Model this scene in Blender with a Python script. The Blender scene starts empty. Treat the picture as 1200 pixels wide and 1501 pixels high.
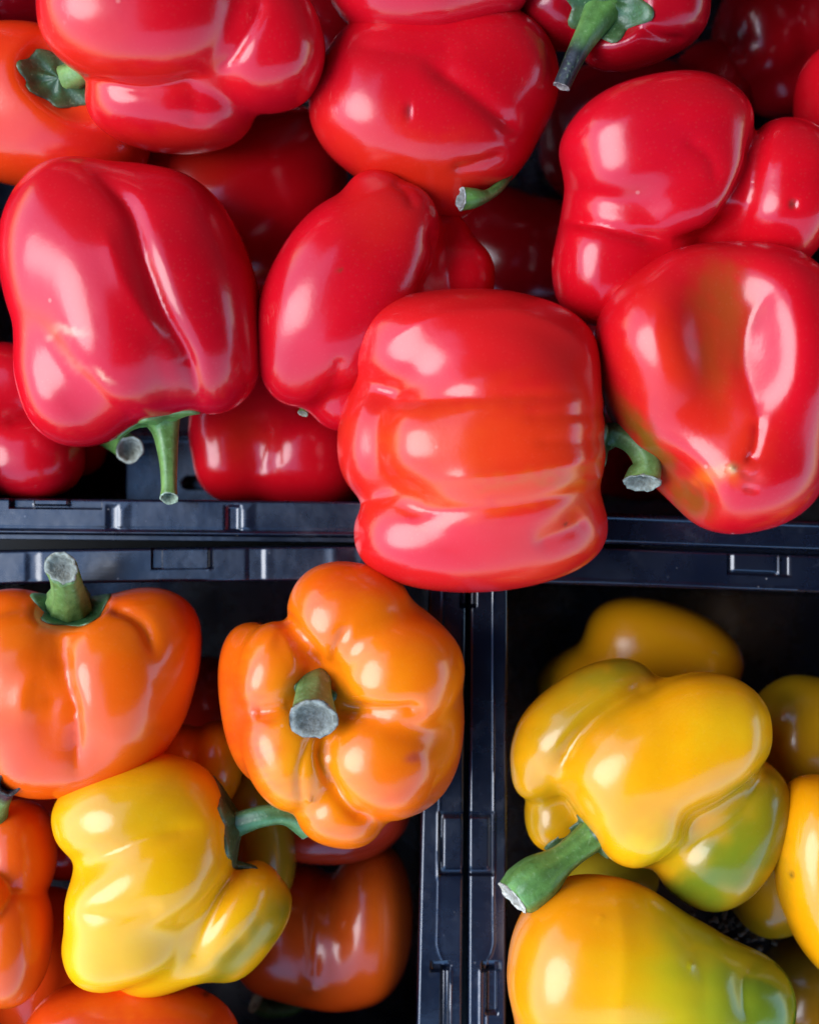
import bpy, math
import numpy as np
from mathutils import Vector

# ------------------------------------------------------------------ units
S = 0.0002375          # metres per photograph pixel at the height of the crate rims
D = 2000.0             # camera height above the rims, in those pixels
HF = 500.0             # rim height above the table, same unit
R = math.radians
scene = bpy.context.scene
COL = scene.collection

# ------------------------------------------------------------------ camera, sky, sun, exposure
cd = bpy.data.cameras.new('camera'); cam = bpy.data.objects.new('camera', cd); COL.objects.link(cam)
cam.location = (0, 0, (D + HF) * S)
cd.sensor_fit = 'HORIZONTAL'; cd.angle = 2 * math.atan(600 / D)
cd.clip_start = 0.01; cd.clip_end = 200
cd.dof.use_dof = True; cd.dof.focus_distance = (D - 110) * S; cd.dof.aperture_fstop = 7.0
scene.camera = cam

SUN_AZ = math.atan2(-1.0, -0.08)      # from +Y towards +X
SUN_EL = R(47)
w = bpy.data.worlds.new('World'); scene.world = w; w.use_nodes = True
nt = w.node_tree; nt.nodes.clear()
sky = nt.nodes.new('ShaderNodeTexSky'); sky.sky_type = 'NISHITA'; sky.sun_disc = False
sky.air_density = 1.8; sky.dust_density = 0.2; sky.ozone_density = 10.0
sky.sun_elevation = SUN_EL; sky.sun_rotation = SUN_AZ
bg = nt.nodes.new('ShaderNodeBackground'); bg.inputs['Strength'].default_value = 0.15
ow = nt.nodes.new('ShaderNodeOutputWorld')
nt.links.new(sky.outputs[0], bg.inputs[0]); nt.links.new(bg.outputs[0], ow.inputs[0])
sd = bpy.data.lights.new('sun', 'SUN'); sun = bpy.data.objects.new('sun', sd); COL.objects.link(sun)
sd.energy = 0.95; sd.angle = R(38); sd.color = (1, .98, .95)
sdir = Vector((math.sin(SUN_AZ) * math.cos(SUN_EL), math.cos(SUN_AZ) * math.cos(SUN_EL), math.sin(SUN_EL)))
sun.rotation_euler = sdir.to_track_quat('Z', 'Y').to_euler(); sun.location = sdir * 5
vs = scene.view_settings
scene.display_settings.display_device = 'sRGB'
vs.view_transform = 'Standard'; vs.look = 'None'; vs.gamma = 1; vs.use_curve_mapping = False; vs.exposure = 1.75
scene.cycles.max_bounces = 8

# ------------------------------------------------------------------ helpers
def W(px, py, z):
    """photograph pixel at height z (pixels above the rims) -> working coordinates (pixels, y up)"""
    f = (D - z) / D
    return np.array([(px - 600) * f, (750.5 - py) * f, z])

def to_m(V):
    V = np.asarray(V, float) * S
    V[..., 2] += HF * S
    return V

def obj(name, V, F, mats, parent=None, origin=None, colors=None, smooth=True, matidx=None):
    """link one mesh object; V in working pixels"""
    V = to_m(V)
    if origin is not None: V = V - np.asarray(origin)
    me = bpy.data.meshes.new(name)
    me.from_pydata(V.tolist(), [], F.tolist() if hasattr(F, 'tolist') else F)
    if smooth: me.polygons.foreach_set('use_smooth', [True] * len(me.polygons))
    if colors is not None:
        a = me.attributes.new('pigment', 'FLOAT_COLOR', 'POINT')
        c = np.ones((len(V), 4), np.float32); c[:, :3] = colors
        a.data.foreach_set('color', c.ravel())
    for m in (mats if isinstance(mats, list) else [mats]): me.materials.append(m)
    me.update()
    o = bpy.data.objects.new(name, me); COL.objects.link(o)
    if parent is not None: o.parent = parent
    return o

def thing(name, label, cat, loc, group=None):
    o = bpy.data.objects.new(name, None); COL.objects.link(o)
    o.empty_display_size = .02; o.location = loc
    o['label'] = label; o['category'] = cat
    if group: o['group'] = group
    return o

# ------------------------------------------------------------------ materials
def mat(name):
    m = bpy.data.materials.new(name); m.use_nodes = True
    n = m.node_tree.nodes; l = m.node_tree.links
    return m, n, l, n['Principled BSDF']

def noise(n, l, vec, scale, detail=3, rough=.5):
    t = n.new('ShaderNodeTexNoise'); t.inputs['Scale'].default_value = scale
    t.inputs['Detail'].default_value = detail; t.inputs['Roughness'].default_value = rough
    l.new(vec, t.inputs['Vector']); return t

def ramp(n, l, fac, stops):
    r = n.new('ShaderNodeValToRGB'); l.new(fac, r.inputs[0])
    e = r.color_ramp.elements
    while len(e) < len(stops): e.new(.5)
    for i, (p, c) in enumerate(stops):
        e[i].position = p; e[i].color = (c, c, c, 1) if not hasattr(c, '__len__') else (*c, 1)
    return r

def mixc(n, l, fac, a, b, mode='MIX'):
    m = n.new('ShaderNodeMix'); m.data_type = 'RGBA'; m.blend_type = mode
    if isinstance(fac, float): m.inputs[0].default_value = fac
    else: l.new(fac, m.inputs[0])
    for i, x in ((6, a), (7, b)):
        if isinstance(x, tuple): m.inputs[i].default_value = (*x, 1)
        else: l.new(x, m.inputs[i])
    return m.outputs[2]

def skin_material():
    m, n, l, b = mat('pepper_skin')
    at = n.new('ShaderNodeAttribute'); at.attribute_name = 'pigment'
    tc = n.new('ShaderNodeTexCoord'); vec = tc.outputs['Object']
    n1 = noise(n, l, vec, 45, 4, .6)
    c = mixc(n, l, ramp(n, l, n1.outputs[0], [(.35, 0), (.7, .22)]).outputs[0], at.outputs['Color'], (1.0, .55, .35), 'MULTIPLY')
    # small pale and brown specks of the skin
    v = n.new('ShaderNodeTexVoronoi'); v.inputs['Scale'].default_value = 75; v.inputs['Randomness'].default_value = 1
    l.new(vec, v.inputs['Vector'])
    sp = ramp(n, l, v.outputs['Distance'], [(.0, 1), (.045, .6), (.065, 0)])
    gate = noise(n, l, vec, 34, 1); gr = ramp(n, l, gate.outputs[0], [(.56, 0), (.64, .4)])
    mm = n.new('ShaderNodeMath'); mm.operation = 'MULTIPLY'; l.new(sp.outputs[0], mm.inputs[0]); l.new(gr.outputs[0], mm.inputs[1])
    c = mixc(n, l, mm.outputs[0], c, (.75, .45, .3))
    # faint pale pores and dry scuffs
    vp = n.new('ShaderNodeTexVoronoi'); vp.inputs['Scale'].default_value = 620; l.new(vec, vp.inputs['Vector'])
    pr = ramp(n, l, vp.outputs['Distance'], [(.0, .022), (.3, 0)])
    c = mixc(n, l, pr.outputs[0], c, (.9, .5, .35))
    mp = n.new('ShaderNodeMapping'); mp.inputs['Scale'].default_value = (1, .35, .7); mp.inputs['Rotation'].default_value = (.4, .7, .9); l.new(vec, mp.inputs['Vector'])
    ns = noise(n, l, mp.outputs[0], 130, 6, .75); n4 = noise(n, l, vec, 24, 2)
    m4 = n.new('ShaderNodeMath'); m4.operation = 'MULTIPLY'
    l.new(ramp(n, l, ns.outputs[0], [(.6, 0), (.74, 1)]).outputs[0], m4.inputs[0]); l.new(ramp(n, l, n4.outputs[0], [(.56, 0), (.7, .5)]).outputs[0], m4.inputs[1])
    c = mixc(n, l, m4.outputs[0], c, (.78, .36, .26))
    l.new(c, b.inputs['Base Color'])
    n2 = noise(n, l, vec, 28, 5, .6)
    rr = ramp(n, l, n2.outputs[0], [(.3, .16), (.75, .27)])
    l.new(rr.outputs[0], b.inputs['Roughness'])
    b.inputs['IOR'].default_value = 1.45
    b.inputs['Coat Weight'].default_value = .1; b.inputs['Coat Roughness'].default_value = .1
    b.inputs['Subsurface Weight'].default_value = .05
    b.inputs['Subsurface Radius'].default_value = (1, .25, .1)
    b.inputs['Subsurface Scale'].default_value = .006
    # waxy dents, fine pores
    nb = noise(n, l, vec, 42, 2, .4); nf = noise(n, l, vec, 650, 3, .6)
    ad = n.new('ShaderNodeMath'); ad.operation = 'MULTIPLY_ADD'; ad.inputs[1].default_value = .075
    l.new(nf.outputs[0], ad.inputs[0]); l.new(nb.outputs[0], ad.inputs[2])
    bp = n.new('ShaderNodeBump'); bp.inputs['Strength'].default_value = .22; bp.inputs['Distance'].default_value = .002
    l.new(ad.outputs[0], bp.inputs['Height']); l.new(bp.outputs[0], b.inputs['Normal'])
    l.new(bp.outputs[0], b.inputs['Coat Normal'])
    return m

def stem_material():
    m, n, l, b = mat('pepper_stem')
    at = n.new('ShaderNodeAttribute'); at.attribute_name = 'pigment'
    vec = n.new('ShaderNodeTexCoord').outputs['Object']
    n1 = noise(n, l, vec, 260, 4, .65)
    c = mixc(n, l, ramp(n, l, n1.outputs[0], [(.38, 0), (.72, .75)]).outputs[0], at.outputs['Color'], (.42, .48, .26), 'MULTIPLY')
    n3 = noise(n, l, vec, 700, 2)
    c = mixc(n, l, ramp(n, l, n3.outputs[0], [(.6, 0), (.75, .35)]).outputs[0], c, (.3, .42, .2))
    l.new(c, b.inputs['Base Color']); b.inputs['Roughness'].default_value = .42
    b.inputs['Subsurface Weight'].default_value = .08; b.inputs['Subsurface Scale'].default_value = .003
    bp = n.new('ShaderNodeBump'); bp.inputs['Strength'].default_value = .5; bp.inputs['Distance'].default_value = .0008
    l.new(n1.outputs[0], bp.inputs['Height']); l.new(bp.outputs[0], b.inputs['Normal'])
    return m

def cut_material():
    m, n, l, b = mat('dry_cut_stem')
    at = n.new('ShaderNodeAttribute'); at.attribute_name = 'pigment'
    vec = n.new('ShaderNodeTexCoord').outputs['Object']
    n1 = noise(n, l, vec, 500, 5, .7)
    c = mixc(n, l, ramp(n, l, n1.outputs[0], [(.35, .0), (.65, .8)]).outputs[0], at.outputs['Color'], (.33, .3, .24), 'MULTIPLY')
    l.new(c, b.inputs['Base Color']); b.inputs['Roughness'].default_value = .85
    bp = n.new('ShaderNodeBump'); bp.inputs['Strength'].default_value = .9; bp.inputs['Distance'].default_value = .0012
    l.new(n1.outputs[0], bp.inputs['Height']); l.new(bp.outputs[0], b.inputs['Normal'])
    return m

def plastic_material():
    m, n, l, b = mat('black_plastic')
    vec = n.new('ShaderNodeTexCoord').outputs['Object']
    n1 = noise(n, l, vec, 22, 6, .65)
    c = mixc(n, l, ramp(n, l, n1.outputs[0], [(.4, 0), (.8, .6)]).outputs[0], (.0025, .0045, .012), (.006, .010, .024))
    # dust and pale specks
    v = n.new('ShaderNodeTexVoronoi'); v.inputs['Scale'].default_value = 210; l.new(vec, v.inputs['Vector'])
    sp = ramp(n, l, v.outputs['Distance'], [(.0, 1), (.1, 0)])
    g = noise(n, l, vec, 60, 2); gr = ramp(n, l, g.outputs[0], [(.48, 0), (.64, .8)])
    mm = n.new('ShaderNodeMath'); mm.operation = 'MULTIPLY'; l.new(sp.outputs[0], mm.inputs[0]); l.new(gr.outputs[0], mm.inputs[1])
    c = mixc(n, l, mm.outputs[0], c, (.35, .34, .32))
    nd = noise(n, l, vec, 90, 8, .75)                       # dried dust and scuffs
    c = mixc(n, l, ramp(n, l, nd.outputs[0], [(.56, 0), (.76, .35)]).outputs[0], c, (.09, .09, .095))
    l.new(c, b.inputs['Base Color'])
    n2 = noise(n, l, vec, 40, 6, .7)
    l.new(ramp(n, l, n2.outputs[0], [(.3, .2), (.75, .36)]).outputs[0], b.inputs['Roughness'])
    b.inputs['IOR'].default_value = 1.75
    # scratches along the rim and moulding waviness
    mp = n.new('ShaderNodeMapping'); mp.inputs['Scale'].default_value = (30, 900, 900); l.new(vec, mp.inputs['Vector'])
    ns = noise(n, l, mp.outputs[0], 1, 3, .6); nw = noise(n, l, vec, 55, 3)
    ad = n.new('ShaderNodeMath'); ad.operation = 'MULTIPLY_ADD'; ad.inputs[1].default_value = .12
    l.new(ns.outputs[0], ad.inputs[0]); l.new(nw.outputs[0], ad.inputs[2])
    bp = n.new('ShaderNodeBump'); bp.inputs['Strength'].default_value = .25; bp.inputs['Distance'].default_value = .0015
    l.new(ad.outputs[0], bp.inputs['Height']); l.new(bp.outputs[0], b.inputs['Normal'])
    return m

def plain_material(name, c1, c2, scale, rough):
    m, n, l, b = mat(name)
    vec = n.new('ShaderNodeTexCoord').outputs['Object']
    n1 = noise(n, l, vec, scale, 5)
    l.new(mixc(n, l, n1.outputs[0], c1, c2), b.inputs['Base Color']); b.inputs['Roughness'].default_value = rough
    return m

M_SKIN, M_STEM, M_CUT, M_PLASTIC = skin_material(), stem_material(), cut_material(), plastic_material()
M_TABLE = plain_material('table_board', (.012, .011, .010), (.02, .018, .016), 12, .8)
M_CANVAS = plain_material('awning_canvas', (.035, .04, .045), (.05, .055, .06), 30, .9)
M_STRAW = plain_material('straw', (.07, .045, .025), (.14, .10, .06), 300, .8)

# ------------------------------------------------------------------ setting
def quad_box(x0, x1, y0, y1, z0, z1):
    V = np.array([[x, y, z] for z in (z0, z1) for y in (y0, y1) for x in (x0, x1)], float)
    return V, [(0, 2, 3, 1), (4, 5, 7, 6), (0, 1, 5, 4), (2, 6, 7, 3), (0, 4, 6, 2), (1, 3, 7, 5)]

V, F = quad_box(-6000, 6000, -6000, 6000, -HF - 60, -HF - 4)
t = obj('ground', V, F, M_TABLE, smooth=False); t['kind'] = 'structure'
AW = (-1000, 9000, -2800, 3200)         # awning edges (working pixels)
V, F = quad_box(AW[0], AW[1], AW[2], AW[3], 4000, 4012)
t = obj('awning', V, F, M_CANVAS, smooth=False)
t['label'] = 'dark canvas awning stretched above the crates'; t['category'] = 'awning'
V, F = quad_box(-2600, 9000, 2600, 2640, -HF - 3, 3990)  # wall added out of view to cut the light from behind
t = obj('added_shade_wall', V, F, M_CANVAS, smooth=False)
t['label'] = 'dark wall added out of view behind the crates to block light'; t['category'] = 'wall'

# ------------------------------------------------------------------ crates
def pl(pts):
    p = np.array(pts, float)
    return lambda u: np.interp(u, p[:, 0], p[:, 1])

def box_mask(u, v, u0, u1, v0, v1, e=2.0):
    """soft 0..1 mask of a rectangle, edges e wide"""
    d = np.minimum.reduce([u - u0, u1 - u, v - v0, v1 - v])
    return np.clip(d / e + .5, 0, 1)

def strip(axis, a, b, e0, e1, feat=None, step=3.0, nv=30, drop=46, flip=False):
    """a rim strip: top as a height field between two edge lines e0(u), e1(u), with rounded edges and skirts"""
    us = np.linspace(a, b, max(2, int((b - a) / step) + 1)); ts = np.linspace(0, 1, nv)
    A, B = e0(us), e1(us)
    U = np.repeat(us[:, None], nv, 1); Vv = A[:, None] + (B - A)[:, None] * ts[None]
    wd = np.abs(B - A)[:, None]; dist = np.minimum(ts[None], 1 - ts[None]) * wd
    z = -3.5 * (1 - np.clip(dist / 4.0, 0, 1)) ** 2
    if feat is not None: z = z + (feat(U, Vv) if axis == 'x' else feat(Vv, U))
    rows = [np.stack([U, Vv, z], -1)]
    P = rows[0]
    lo0 = P[:, :1].copy(); lo0[..., 2] = -drop; lo1 = P[:, -1:].copy(); lo1[..., 2] = -drop
    P = np.concatenate([lo0, P, lo1], 1)
    if axis == 'y': P = P[..., [1, 0, 2]]
    nu, nw = P.shape[:2]
    X = np.stack([(P[..., 0] - 600), 750.5 - P[..., 1], P[..., 2]], -1).reshape(-1, 3)
    i = np.arange(nu - 1)[:, None] * nw + np.arange(nw - 1)[None]
    Fq = np.stack([i, i + 1, i + nw + 1, i + nw], -1).reshape(-1, 4)
    caps = [list(range(nw)), list(range((nu - 1) * nw, nu * nw))[::-1]]
    if (axis == 'x') != flip: Fq = Fq[:, ::-1]; Fq = Fq[:, ::-1] if flip else Fq
    return X, Fq.tolist() + caps

def fix_normals(o):
    import bmesh
    bm = bmesh.new(); bm.from_mesh(o.data)
    bmesh.ops.recalc_face_normals(bm, faces=bm.faces)
    bm.to_mesh(o.data); bm.free()

def autosmooth(o, ang=35):
    me = o.data
    me.set_sharp_from_angle(angle=R(ang))

def wall(name, p0, p1, taper, parent, org, ztop=-8, zbot=-HF + 4, th=7):
    """a side wall from p0 to p1 (pixels), leaning in by `taper` (vector) at the bottom"""
    p0 = np.array(p0, float); p1 = np.array(p1, float); tp = np.array(taper, float)
    nrm = -tp / (np.linalg.norm(tp) + 1e-9)
    V = []
    for z, k in ((ztop, 0), (zbot, 1)):
        for q in (p0, p1, p1 + nrm * th, p0 + nrm * th):
            r = q + tp * k; V.append([r[0] - 600, 750.5 - r[1], z])
    F = [(0, 1, 2, 3), (7, 6, 5, 4), (0, 4, 5, 1), (1, 5, 6, 2), (2, 6, 7, 3), (3, 7, 4, 0)]
    o = obj('side_wall', np.array(V), F, M_PLASTIC, parent, org, smooth=False); fix_normals(o)
    return o

def slot_mask(x, y, x0, x1, y0, r):
    dx = np.maximum(np.maximum(x0 + r - x, x - (x1 - r)), 0); d = r - np.hypot(dx, y - y0)
    return np.clip(d / 2 + .5, 0, 1)

def base_plate(x0, x1, y0, y1, z, parent, org, feat=None, step=12):
    xs = np.linspace(x0, x1, int((x1 - x0) / step) + 2); ys = np.linspace(y0, y1, int((y1 - y0) / step) + 2)
    X, Y = np.meshgrid(xs, ys, indexing='ij')
    Z = np.full_like(X, z) + (feat(X, Y) if feat else 0)
    f = (D - z) / D
    P = np.stack([(X - 600), 750.5 - Y, Z], -1).reshape(-1, 3)
    n = len(ys); i = np.arange(len(xs) - 1)[:, None] * n + np.arange(n - 1)[None]
    Fq = np.stack([i, i + 1, i + n + 1, i + n], -1).reshape(-1, 4)[:, ::-1]
    o = obj('base', P, Fq[:, ::-1], M_PLASTIC, parent, org); fix_normals(o); autosmooth(o)
    return o

def crate(label, org_px, sides, walls, base, base_feat=None):
    org = to_m(np.array([org_px[0] - 600, 750.5 - org_px[1], -HF]))
    t = thing('crate', label, 'crate', org.tolist(), 'black plastic crates')
    for kw in sides:
        X, F = strip(**kw)
        o = obj('rim', X, F, M_PLASTIC, t, org); fix_normals(o); autosmooth(o, 40)
    for w_ in walls: wall('side_wall', *w_, t, org)
    base_plate(*base, -HF + 6, t, org, base_feat, step=7 if base_feat else 16)
    return t

# --- back crate (red peppers)
r_in = pl([(-300, 727), (0, 730), (520, 735), (900, 752), (1200, 764), (1500, 775)])
r_out = pl([(-300, 780), (0, 783), (520, 788), (900, 797), (1200, 807), (1500, 817)])
def feat_red(u, v):
    c = v - r_in(u)
    z = np.zeros_like(u)
    z -= 16 * box_mask(u, c, 15, 148, -9, 14, 2)                     # latch notch
    z += 9 * box_mask(u, c, 48, 98, 2, 9, 2)
    z += -2.2 * box_mask(u, c, 158, 172, 10, 44, 6) + 1.0 * box_mask(u, c, 172, 186, 10, 44, 12)
    z += -5 * box_mask(u, c, 332, 351, 9, 44, 5) + 1.6 * box_mask(u, c, 352, 368, 9, 44, 12)
    z += 1.5 * np.exp(-((c - 6) / 2.2) ** 2) * (u > 540)             # raised bead
    z += 2.2 * np.exp(-((c - 49) / 2.5) ** 2)
    z -= 1.0 * np.exp(-((c - 43) / 2.0) ** 2)
    return z
def base_red(x, y):
    z = np.zeros_like(x)
    for x0 in range(-40, 1200, 110):
        for y0 in range(-400, 800, 64):
            z -= 30 * slot_mask(x, y, x0, x0 + 66, y0 + 30, 11)
    return z
red_crate = crate('black plastic crate at the back filled with red peppers', (600, 100),
      [dict(axis='x', a=-260, b=1460, e0=r_in, e1=r_out, feat=feat_red, step=2.5, nv=34),
       dict(axis='x', a=-260, b=1460, e0=pl([(-300, -600)]), e1=pl([(-300, -547)]), step=40, nv=10),
       dict(axis='y', a=-546, b=727, e0=pl([(-600, -260)]), e1=pl([(-600, -207)]), step=40, nv=10),
       dict(axis='y', a=-546, b=768, e0=pl([(-600, 1407)]), e1=pl([(-600, 1460)]), step=40, nv=10)],
      [((-215, 742), (1420, 786), (0, -14)), ((-215, -556), (1420, -556), (0, 14)),
       ((-216, -560), (-216, 745), (14, 0)), ((1416, -560), (1416, 780), (-14, 0))],
      (-210, 1410, -552, 775), base_red)

lipx = np.linspace(-260, 1460, 60); V, F = [], []
for x_ in lipx:
    y_ = float(r_out(x_)) + 1.0
    for dy_, z_ in ((0, -22), (6, -22), (7, -24), (7, -40), (0, -40)): V.append([x_ - 600, 750.5 - y_ - dy_, z_])
for i_ in range(len(lipx) - 1):
    for j_ in range(5): F.append((i_ * 5 + j_, i_ * 5 + (j_ + 1) % 5, (i_ + 1) * 5 + (j_ + 1) % 5, (i_ + 1) * 5 + j_))
o = obj('rim_lip', np.array(V), F, M_PLASTIC, red_crate, red_crate.location, smooth=False); fix_normals(o)
# shelf with hand slots along the near wall of the back crate
def ledge_feat(x, y):
    z = -60 * slot_mask(x, y, 267, 318, 708, 8.5) - 60 * slot_mask(x, y, 367, 418, 708, 8.5)
    z += 3 * np.exp(-((y - 640) / 4) ** 2)
    return z
xs = np.linspace(186, 470, 150); ys = np.linspace(585, 748, 90)
X, Y = np.meshgrid(xs, ys, indexing='ij'); Z = -205 + ledge_feat(X, Y)
Xf = (D + 205) / D
P = np.stack([(X - 600) * Xf, (750.5 - Y) * Xf, Z], -1).reshape(-1, 3)
n_ = len(ys); i_ = np.arange(len(xs) - 1)[:, None] * n_ + np.arange(n_ - 1)[None]
P2 = P.copy(); P2[:, 2] = -280
Fl = np.stack([i_, i_ + 1, i_ + n_ + 1, i_ + n_], -1).reshape(-1, 4).tolist()
edge = [j for j in range(n_)] + [k_ * n_ + n_ - 1 for k_ in range(1, len(xs))] + [(len(xs) - 1) * n_ + j for j in range(n_ - 2, -1, -1)] + [k_ * n_ for k_ in range(len(xs) - 2, 0, -1)]
m_ = len(P)
Fl += [(edge[j], edge[(j + 1) % len(edge)], edge[(j + 1) % len(edge)] + m_, edge[j] + m_) for j in range(len(edge))]
o = obj('shelf', np.concatenate([P, P2]), Fl, M_PLASTIC, red_crate, red_crate.location); fix_normals(o); autosmooth(o)

# --- left front crate (orange peppers)
o_out = pl([(-500, 812), (0, 807), (270, 803), (560, 800), (690, 799)])
o_in = pl([(-500, 861), (0, 857), (270, 853), (420, 852), (640, 853)])
o_rin = pl([(800, 629), (870, 628), (1140, 619), (1500, 611), (1900, 603)])
o_rout = pl([(800, 684), (870, 683), (1140, 680), (1500, 677), (1900, 673)])
def feat_otop(u, v):
    z = np.zeros_like(u); c = v - o_out(u)
    z -= 7 * box_mask(u, c, 222, 312, -9, 31, 2)
    z += 5.5 * box_mask(u, c, 237, 305, -9, 31, 2)
    z += 1.2 * box_mask(u, c, 305, 308, -9, 33, 1.5)
    z -= 1.6 * box_mask(u, c, 362, 386, -9, 80, 3)
    z += .4 * np.exp(-((u - 392) / 6) ** 2)
    z += -1.2 * box_mask(u, c, 40, 56, 4, 46, 8) + .8 * np.exp(-((u - 170) / 18) ** 2 - ((c - 25) / 14) ** 2)
    z += 1.5 * np.exp(-((u - 490) / 10) ** 2) - 1.4 * np.exp(-((u - 520) / 10) ** 2)
    return z
def side_lines(u, v, rin, rout, sgn):
    z = np.zeros_like(u); wd = np.abs(rout(v) - rin(v)); c = np.abs(u - rout(v))    # distance from the outer edge
    z -= 12 * box_mask(c, v, -6, 9, 800, 889, 2)                                     # gap at the corner
    z -= 7 * box_mask(c, v, -6, 36, 1192, 1284, 2.5)
    z += 3.5 * box_mask(c, v, -6, 30, 1199, 1275, 4)
    z += 1.0 * box_mask(c, v, 36, 39, 1190, 1288, 2)
    k = np.interp(v, [800, 1290, 1385, 1400, 1410, 1430], [34, 36, 37, 33, 27, 27])
    z += .9 * np.exp(-((c - k) / 1.3) ** 2)
    z -= 9 * box_mask(c, v, 20, 46, 1410, 1424, 3)
    z -= 8 * box_mask(c, v, 20, 31, 1420, 1900, 4) if sgn > 0 else 8 * box_mask(c, v, 27, 42, 1420, 1486, 4)
    z += 1.5 * np.exp(-((c - 18) / 2.5) ** 2) * (v > 1420)
    return z
crate('black plastic crate at lower left holding orange peppers', (150, 1330),
      [dict(axis='x', a=-420, b=684, e0=o_out, e1=o_in, feat=feat_otop, step=2.5, nv=34),
       dict(axis='y', a=856, b=1810, e0=o_rin, e1=o_rout, feat=lambda u, v: side_lines(u, v, o_rin, o_rout, 1), step=3, nv=40),
       dict(axis='y', a=864, b=1810, e0=pl([(0, -420)]), e1=pl([(0, -367)]), step=40, nv=10),
       dict(axis='x', a=-420, b=674, e0=pl([(0, 1812)]), e1=pl([(0, 1865)]), step=40, nv=10)],
      [((-376, 850), (640, 842), (0, 16)), ((640, 840), (620, 1818), (-12, 0)),
       ((-374, 850), (-374, 1818), (14, 0)), ((-376, 1820), (622, 1820), (0, -14))],
      (-370, 634, 850, 1815))

# --- right front crate (yellow peppers)
y_out = pl([(600, 797), (880, 802), (1200, 815), (1600, 831)])
y_in = pl([(600, 851), (744, 854), (870, 858), (1200, 869), (1600, 884)])
y_lin = pl([(800, 744), (1250, 743), (1500, 742), (1900, 740)])
y_lout = pl([(800, 689), (1250, 687), (1500, 686), (1900, 684)])
def feat_ytop(u, v):
    z = np.zeros_like(u); c = v - y_out(u)
    z -= 6 * box_mask(u, c, 1066, 1158, -9, 32, 2.5)
    z += 3 * box_mask(u, c, 1074, 1138, -9, 27, 4)
    z += 4 * box_mask(u, c, 1140, 1144, -9, 30, 2)
    z += 1.2 * np.exp(-((c - 50) / 2.5) ** 2)
    return z
crate('black plastic crate at lower right holding yellow peppers', (1100, 1330),
      [dict(axis='x', a=687, b=1560, e0=y_out, e1=y_in, feat=feat_ytop, step=2.5, nv=34),
       dict(axis='y', a=856, b=1810, e0=y_lin, e1=y_lout, feat=lambda u, v: side_lines(u, v, y_lin, y_lout, -1), step=3, nv=40),
       dict(axis='y', a=886, b=1810, e0=pl([(0, 1507)]), e1=pl([(0, 1560)]), step=40, nv=10),
       dict(axis='x', a=687, b=1560, e0=pl([(0, 1812)]), e1=pl([(0, 1865)]), step=40, nv=10)],
      [((730, 843), (1520, 872), (0, 40)), ((732, 840), (732, 1818), (12, 0)),
       ((1518, 860), (1518, 1818), (-14, 0)), ((730, 1820), (1520, 1820), (0, -14))],
      (736, 1514, 850, 1815))

# ------------------------------------------------------------------ peppers: rounded lobes grown into one skin
RED = (.60, .0035, .011); DARKENED_RED = (.36, .002, .008); SCARLET = (.70, .026, .006); ORED = (.76, .065, .005)  # the darker red puts the shade of the deep peppers into their pigment
ORANGE = (.88, .15, .003); LORANGE = (.90, .25, .003); YELLOW = (.85, .50, .008); GOLD = (.88, .335, .002)
LEMON = (.87, .39, .003); OLIVE = (.27, .20, .005); GREEN = (.16, .22, .012); BROWN = (.20, .10, .012)

class Ell:
    def __init__(s, x, y, rx, ry, rot=0, dz=0, rz=None, n=2.3):
        s.a = (x, y, rx, ry, rot, dz, rz, n)
    def place(s, zc):
        x, y, rx, ry, rot, dz, rz, n = s.a
        z = zc + dz; f = (D - z) / D
        s.c = W(x, y, z); s.r = np.array([rx * f, ry * f, (rz if rz else (rx * ry) ** .5 * .95) * f])
        s.cs, s.sn = math.cos(R(rot)), math.sin(R(rot)); s.n = n
    def d(s, X, Y, Z):
        x, y, z = X - s.c[0], -(Y - s.c[1]), Z - s.c[2]
        u = (x * s.cs + y * s.sn) / s.r[0]; v = (-x * s.sn + y * s.cs) / s.r[1]; w_ = z / s.r[2]
        n = s.n
        k = (np.abs(u) ** n + np.abs(v) ** n + np.abs(w_) ** n) ** (1 / n) + 1e-6
        g = np.sqrt((u / s.r[0]) ** 2 + (v / s.r[1]) ** 2 + (w_ / s.r[2]) ** 2) / np.sqrt(u * u + v * v + w_ * w_ + 1e-9) + 1e-9
        return (k - 1) / g
E = Ell

def field(prims, carves, k, X, Y, Z):
    d = prims[0].d(X, Y, Z)
    for p in prims[1:]:
        e = p.d(X, Y, Z)
        h = np.clip(.5 + .5 * (e - d) / k, 0, 1)
        d = e + (d - e) * h - k * h * (1 - h)
    for c, kk in carves:
        e = -c.d(X, Y, Z)
        h = np.clip(.5 + .5 * (d - e) / kk, 0, 1)
        d = e + (d - e) * h + kk * h * (1 - h)
    return d

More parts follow.
